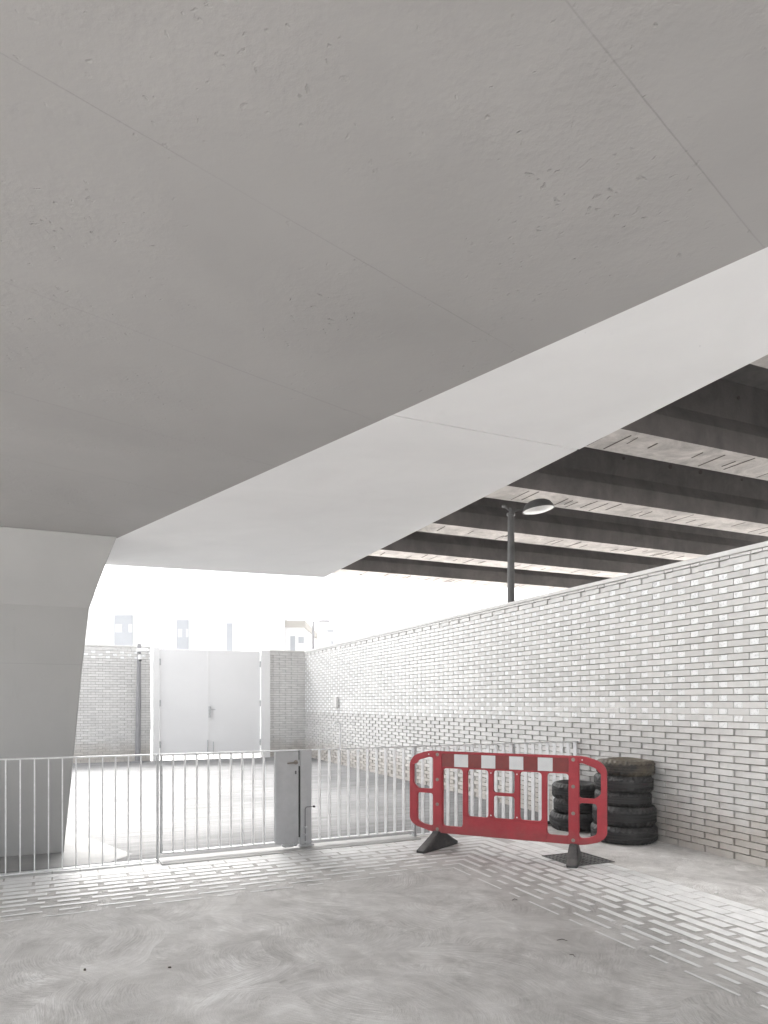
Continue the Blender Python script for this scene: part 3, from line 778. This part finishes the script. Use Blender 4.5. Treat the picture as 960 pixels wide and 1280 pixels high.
# weld feet on the left panel
# gate leaf
gl = thing('pedestrian_gate', 'barred steel pedestrian gate with a solid grey lock plate', 'gate', tuple(fp(1.42)))
g0, g1 = 1.412, 2.86; zb = .085
m = MB(); m.para(fp(g0, ZT - .012, -BD / 2), FD * (g1 - g0), FN * BD, Z * .012); m.build('top_rail', M['rail'], gl, bevel=.002)
m = MB(); m.para(fp(g0, zb, -BD / 2), FD * (2.6 - g0), FN * BD, Z * .012); m.build('bottom_rail', M['rail'], gl, bevel=.002)
m = MB(); m.para(fp(g0, zb + .011, -BD / 2), FD * .016, FN * BD, Z * (ZT - zb - .022)); m.build('hinge_stile', M['galv'], gl)
m = MB(); m.para(fp(g0 + .118, zb + .011, -BD / 2 + .002), FD * BT, FN * (BD - .004), Z * (ZT - zb - .022)); bar = m.build('bar', M['rail'], gl)
for k in range(1, 9):
    o = bar.copy(); COL.objects.link(o); o.location = bar.location + FD * (k * .118)
m = MB(); m.para(fp(2.597, zb - .012, -.036), FD * .262, FN * .06, Z * (ZT - zb - .002)); m.build('lock_plate', M['galvdark'], gl, bevel=.004)
m = MB()
m.tube([fp(2.825, ZT - .135, -.037), fp(2.825, ZT - .135, -.085), fp(2.80, ZT - .135, -.092), fp(2.715, ZT - .138, -.09)], [.012, .012, .011, .009], 10)
m.tube([fp(2.825, ZT - .135, -.037), fp(2.825, ZT - .135, -.043)], .024, 16)
m.build('handle', M['bolt'], gl, smooth=True)
m = MB(); m.box(fp(2.825, ZT - .245, -.0385), (.016, .006, .036), FD, FN); m.build('keyhole_cover', M['darkpole'], gl)
m = MB(); m.box(fp(2.868, ZT - .06, -.012), (.010, .02, .10), FD, FN); m.box(fp(2.8705, .52, -.002), (.020, .04, .78), FD, FN); m.build('latch_gap_shade', M['black'], gl)  # small latch, then a tall black box painting the dark of the gap
m = MB(); m.tube([fp(2.70, .045, -.03), fp(2.78, .05, -.06), fp(2.86, .075, -.03)], .012, 8); m.box(fp(2.76, .052, -.02), (.16, .05, .018), FD, FN); m.build('bottom_hinge', M['galv'], gl)
# latch post
ps = thing('latch_post', 'solid grey steel post with a drop bolt beside the gate lock plate', 'post', tuple(fp(2.94)))
m = MB(); m.para(fp(2.882, .0355, -.036), FD * .128, FN * .062, Z * (ZT - .036)); post = m.build('post_body', M['galvdark'], ps, bevel=.004)
m = MB(); m.box(fp(2.946, .043, -.01), (.16, .12, .014), FD, FN); m.build('base_plate', M['galvdark'], ps)
m = MB(); m.tube([fp(2.93, .06, -.052), fp(2.93, .44, -.052), fp(2.94, .458, -.052), fp(2.955, .462, -.052), fp(3.025, .462, -.052)], .006, 8); bo = m.build('drop_bolt', M['midpole'], ps, smooth=True)
m = MB(); m.lathe([(.001, -.014), (.012, -.01), (.016, 0), (.012, .01), (.001, .014)], fp(3.032, .462, -.052), 12, closed_prof=True); m.build('knob', M['black'], ps, smooth=True)
for q in (.08, .16, .24):
    m = MB(); m.box(fp(2.935, q, -.048), (.034, .024, .018), FD, FN); m.build('bolt_guide', M['galv'], ps)

# ------------------------------------------------------------------ red barrier
BU = V((.885, -.466, 0)).normalized(); BN = V((-.466, -.885, 0)).normalized()      # along, towards the camera
B0 = V((.60, 7.60, 0)) - BU * .341
def bp(u, z, n=0): return B0 + BU * u + Z * z + BN * n
bar = thing('traffic_barrier', 'scuffed red plastic pedestrian barrier with white squares in front of the railing', 'barrier', tuple(bp(1.07, 0)))
def rounded(pts, r, seg=5):
    out = []; n = len(pts)
    for i in range(n):
        p0, p1, p2 = V((*pts[i - 1], 0)), V((*pts[i], 0)), V((*pts[(i + 1) % n], 0))
        rr = r[i] if isinstance(r, (list, tuple)) else r
        a = (p0 - p1); b = (p2 - p1); la, lb = a.length, b.length; a.normalize(); b.normalize()
        d = min(rr, la * .45, lb * .45)
        s, e = p1 + a * d, p1 + b * d
        for k in range(seg + 1):
            t = k / seg; out.append(((s * (1 - t) ** 2 + p1 * 2 * t * (1 - t) + e * t * t).x, (s * (1 - t) ** 2 + p1 * 2 * t * (1 - t) + e * t * t).y))
    return out
def plate(name, outline, holes, half, nofs, mat, parent, bev=.004):
    cu = bpy.data.curves.new(name, 'CURVE'); cu.dimensions = '2D'; cu.fill_mode = 'BOTH'; cu.extrude = half - bev; cu.bevel_depth = bev; cu.bevel_resolution = 1; cu.offset = -bev
    for loop in [outline] + holes:
        sp = cu.splines.new('POLY'); sp.points.add(len(loop) - 1); sp.use_cyclic_u = True
        for i, (x, y) in enumerate(loop): sp.points[i].co = (x, y, 0, 1)
    tmp = bpy.data.objects.new(name + '_tmp', cu); COL.objects.link(tmp)
    dg = bpy.context.evaluated_depsgraph_get(); dg.update()
    me = bpy.data.meshes.new_from_object(tmp.evaluated_get(dg)); bpy.data.objects.remove(tmp)
    for v in me.vertices:
        v.co = bp(v.co.x, v.co.y, nofs - v.co.z * 1.0)
    me.materials.clear(); me.materials.append(mat)
    bm = bmesh.new(); bm.from_mesh(me); bmesh.ops.remove_doubles(bm, verts=bm.verts, dist=1e-5); bmesh.ops.recalc_face_normals(bm, faces=bm.faces); bm.to_mesh(me); bm.free()
    me.name = name
    o = bpy.data.objects.new(name, me); COL.objects.link(o)
    o.parent = parent; o.matrix_parent_inverse = Matrix.Translation(-parent.location)
    return o
outer = rounded([(0, .30), (0, .945), (.055, 1.02), (.215, 1.072), (1.925, 1.072), (2.085, 1.02), (2.14, .945), (2.14, .29), (2.075, .228), (1.90, .183), (1.30, .178), (.30, .172), (.06, .235)], .06, 4)
def rr(u0, u1, z0, z1, r=.04): return rounded([(u0, z0), (u1, z0), (u1, z1), (u0, z1)], r, 4)
holes = [rr(.40, .635, .255, .888), rr(.688, .925, .38, .888), rr(.978, 1.212, .655, .888, .035), rr(.978, 1.212, .383, .622, .035), rr(1.265, 1.497, .388, .890), rr(1.55, 1.772, .262, .890),
         rounded([(.045, .70), (.095, .66), (.12, .652), (.285, .652), (.285, 1.0), (.235, 1.005), (.10, .965), (.08, .925), (.045, .925)], .03, 3),
         rounded([(.092, .30), (.15, .262), (.285, .242), (.285, .605), (.092, .605)], .035, 3),
         rounded([(2.085, .70), (2.085, .905), (2.06, .925), (2.035, .955), (1.90, 1.005), (1.872, 1.0), (1.872, .652), (2.02, .652), (2.045, .67)], .03, 3),
         rounded([(2.048, .30), (2.048, .605), (1.872, .605), (1.872, .25), (1.95, .256)], .035, 3)]
plate('frame', outer, holes, .021, 0, M['red'], bar, .004)
plate('side_band', rr(.295, .392, .178, 1.066, .01), [], .006, .0265, M['red'], bar, .002)
plate('side_band', rr(1.772, 1.866, .186, 1.066, .01), [], .006, .0265, M['red'], bar, .002)
plate('kick_board', rr(.640, 1.545, .190, .372, .012), [], .006, .0265, M['red'], bar, .002)
plate('top_edge', rr(.392, 1.772, 1.050, 1.067, .004), [], .006, .0265, M['red'], bar, .002)
plate('red_strip', rr(.394, 1.770, .905, 1.047, .004), [], .002, .0235, M['redsheet'], bar, .0005)
for u0, u1 in ((.540, .700), (.850, 1.006), (1.157, 1.308), (1.459, 1.612)):
    plate('white_square', rr(u0, u1, .908, 1.045, .003), [], .002, .0265, M['white'], bar, .0005)
bl = None
for (u, z) in ((.343, 1.035), (.343, .760), (.343, .488), (.343, .215), (1.819, 1.035), (1.819, .765), (1.819, .497), (1.819, .228)):
    if bl is None:
        m = MB(); q0 = bp(u, z, .032)
        m.tube([q0, q0 + BN * .004, q0 + BN * .005], [.019, .019, .010], 14); m.tube([q0 + BN * .004, q0 + BN * .012], .009, 6)
        bl = m.build('bolt', M['bolt'], bar, smooth=True); b00 = (u, z)
    else:
        o = bl.copy(); COL.objects.link(o); o.location = bl.location + BU * (u - b00[0]) + Z * (z - b00[1])
for (u, z) in ((.235, 1.035), (1.905, 1.035), (.955, .86), (.955, .41), (1.238, .86), (1.238, .41)):
    m = MB(); q0 = bp(u, z, .0205); m.tube([q0, q0 + BN * .002], .008 , 10); m.build('peg_hole', M['white'], bar)
def foot(u, ang, w=.085, L0=-.36, L1=.33, top=.195):
    d = V((math.cos(R(ang)), math.sin(R(ang)), 0)); n = V((-d.y, d.x, 0)); c = bp(u, 0)
    prof = [(L0, .004), (L1, .004), (L1 + .0, .035), (L1 * .75, .075), (.085, .17), (.06, top), (-.06, top), (-.085, .17), (L0 * .72, .075), (L0, .03)]
    m = MB()
    rings = []
    for q, sc in ((-1, .82), (-.8, 1), (.8, 1), (1, .82)):
        rings.append([c + d * (s * (sc if abs(s) > .1 else 1)) + n * (q * w / 2 * (1.0 if z > .1 else 1.35)) + Z * (z if sc == 1 else z * .93 + .001) for s, z in prof])
    m.loft(rings)
    o = m.build('foot', M['foot'], bar, recalc=True, bevel=.006)
foot(.343, 52)
foot(1.819, 70, L0=-.27, L1=.27)

# ------------------------------------------------------------------ tyres
def tyre_mesh(Rr, h, seed):
    rin = Rr * .60; w = h / 2
    half = [(rin, .30), (rin + .012, .62), (rin + .03, .78), (rin + .05, .86), (Rr * .80, 1.0), (Rr * .83, .985), (Rr * .84, 1.0), (Rr * .91, .93), (Rr * .925, .945), (Rr * .965, .80), (Rr * .978, .70)]
    top = [(r, z * w) for r, z in half]
    tread = []
    for zc in (.52, .17, -.17, -.52):
        tread += [(Rr, (zc + .12) * w), (Rr, (zc - .12) * w), (Rr - .010, (zc - .13) * w), (Rr - .010, (zc - .21) * w)]
    tread = tread[:-2]
    prof = top + [(Rr * .992, .66 * w)] + tread + [(Rr * .992, -.66 * w)] + [(r, -z * w) for r, z in reversed(half)]
    rg = random.Random(seed)
    ph = [rg.uniform(0, 6.28) for _ in range(4)]; am = [rg.uniform(.002, .008) for _ in range(4)]
    def fn(r, z, t):
        k = sum(am[i] * math.sin((i + 1) * t + ph[i]) for i in range(3))
        notch = 0
        if r > Rr * .9 and abs(z) < w * .98:
            notch = -.009 if (int((t / (2 * math.pi)) * 72 + (1 if z > 0 else 0) * .5) % 2 and abs(z) > w * .40) else 0
        return r + k * .6 + notch, z + k * .8 * (1 if abs(z) > .5 * w else .5)
    m = MB(); m.lathe(prof, (0, 0, 0), 144, closed_prof=True, fn=fn)
    return m
def tyre(c, z0, Rr, h, tilt, label, mat, seed):
    m = tyre_mesh(Rr, h, seed)
    o = m.build('tyre', mat, smooth=True, recalc=True)
    o.location = (c[0], c[1], z0 + h / 2 + Rr * abs(math.sin(R(tilt[0]))) * .0)
    o.rotation_euler = (R(tilt[0]), R(tilt[1]), R(seed * 47))
    tag(o, label, 'tyre', 'old tyres stacked by the wall')
    # inner liner is a part
    return o
c1 = (2.805, 8.06); z = .004
specs = [(.372, .195, 0, 0, .0, 'widest dark tyre at the bottom of the tall five tyre stack'),
         (.352, .225, .008, 0, .005, 'fat dark tyre second from the bottom of the tall stack'),
         (.318, .165, -.004, .0, .0, 'thin narrow dark tyre in the middle of the tall stack'),
         (.332, .190, .004, 0, .0, 'dark tyre just under the brown top tyre of the tall stack')]
for i, (Rr, h, dx, dy, tl, lab) in enumerate(specs):
    tyre((c1[0] + dx, c1[1] + dy), z, Rr, h, (0, 0), lab, M['rub'], i + 1); z += h * .985
tyre((c1[0] + .02, c1[1]), z - .002, .328, .180, (.8, 1.2), 'muddy brown tyre on top of the tall five tyre stack', M['rubbrown'], 9)
c2 = (2.455, 8.80); z = .004
for i, (Rr, h, dx, lab) in enumerate([(.318, .215, 0, 'bottom tyre of the short three tyre stack'), (.292, .185, .01, 'middle tyre of the short three tyre stack'), (.298, .190, -.005, 'top tyre of the short three tyre stack behind the barrier')]):
    tyre((c2[0] + dx, c2[1]), z, Rr, h, (0, 0), lab, M['rub'], i + 20); z += h * .985

# ------------------------------------------------------------------ drain grate
c = V((1.98, 7.04, 0))
gr = thing('drain_grate', 'square cast iron drain grate in the floor under the barrier foot', 'drain grate', tuple(c))
hs2 = .25
m = MB(); m.para(c - D1 * hs2 - D2 * hs2 + Z * .0052, D1 * 2 * hs2, D2 * 2 * hs2, Z * .0008); m.build('pit_shade_sheet', M['pit'], gr)  # flat black sheet at floor level standing in for the shaded pit
m = MB()
for s in (-1, 1):
    m.box(c + D1 * (s * hs2) + Z * .010, (.012, .512, .006), D1, D2); m.box(c + D2 * (s * hs2) + Z * .0098, (.487, .012, .0055), D1, D2)
m.build('frame', M['grid'], gr)
m = MB()
for q in range(1, 10): m.box(c + D2 * (-hs2 + q * .5 / 10) + Z * .0082, (.478, .011, .003), D1, D2)
for q in range(1, 9): m.box(c + D1 * (-hs2 + q * .5 / 9) + Z * .0080, (.016, .478, .0022), D1, D2)
m.build('grid_bars', M['grid'], gr)

# ------------------------------------------------------------------ small litter
def chip(p, s, label, mat, name, seed):
    rg = random.Random(seed); m = MB(); d = V((math.cos(seed), math.sin(seed), 0)); n = V((-d.y, d.x, 0))
    base = [p + d * (s[0] * math.cos(a) * rg.uniform(.8, 1.1) / 2) + n * (s[1] * math.sin(a) * rg.uniform(.8, 1.1) / 2) for a in [k * math.pi / 4 for k in range(8)]]
    topr = [p + (q - p) * .75 + Z * s[2] for q in base]
    m.loft([[q + Z * .001 for q in base], topr]); o = m.build(name, mat, recalc=True)
    return tag(o, label, 'debris')
chip(px_ground(895, 1117), (.11, .03, .012), 'flat white plaster chip lying near the wall at the lower right', M['chip'], 'plaster_chip', 1)
chip(px_ground(391, 1201), (.03, .02, .008), 'tiny white chip on the swirled floor below the gate', M['chip'], 'plaster_chip', 4)
chip(px_ground(106, 1213), (.022, .016, .010), 'small dark pebble on the floor at the lower left', M['twig'], 'pebble', 2)
chip(px_ground(212, 1210), (.026, .014, .008), 'small dark pebble on the floor right of the lower left pebble', M['twig'], 'pebble', 3)
for k, (x, y, a, L, lab) in enumerate([(696, 1176, -10, .07, 'thin dry twig left of the painted corner stripes'), (712, 1194, -60, .05, 'short curled dark twig on the concrete floor'), (640, 1126, 20, .05, 'tiny dark twig beside the painted corner')]):
    p = px_ground(x, y); d = V((math.cos(R(a)), math.sin(R(a)), 0)); m = MB()
    m.tube([p + Z * .004, p + d * L * .5 + Z * .012 + V((-d.y, d.x, 0)) * .005, p + d * L + Z * .004], [.002, .0026, .0015], 6)
    tag(m.build('twig', M['twig']), lab, 'twig')
p = px_ground(686, 1031.5)
m = MB(); m.tube([p + Z * .03 - V((.06, 0, 0)), p + Z * .035 + V((.07, .02, 0))], .022, 10)
tag(m.build('black_pipe', M['black'], smooth=True), 'short black pipe end lying left of the short tyre stack', 'pipe')
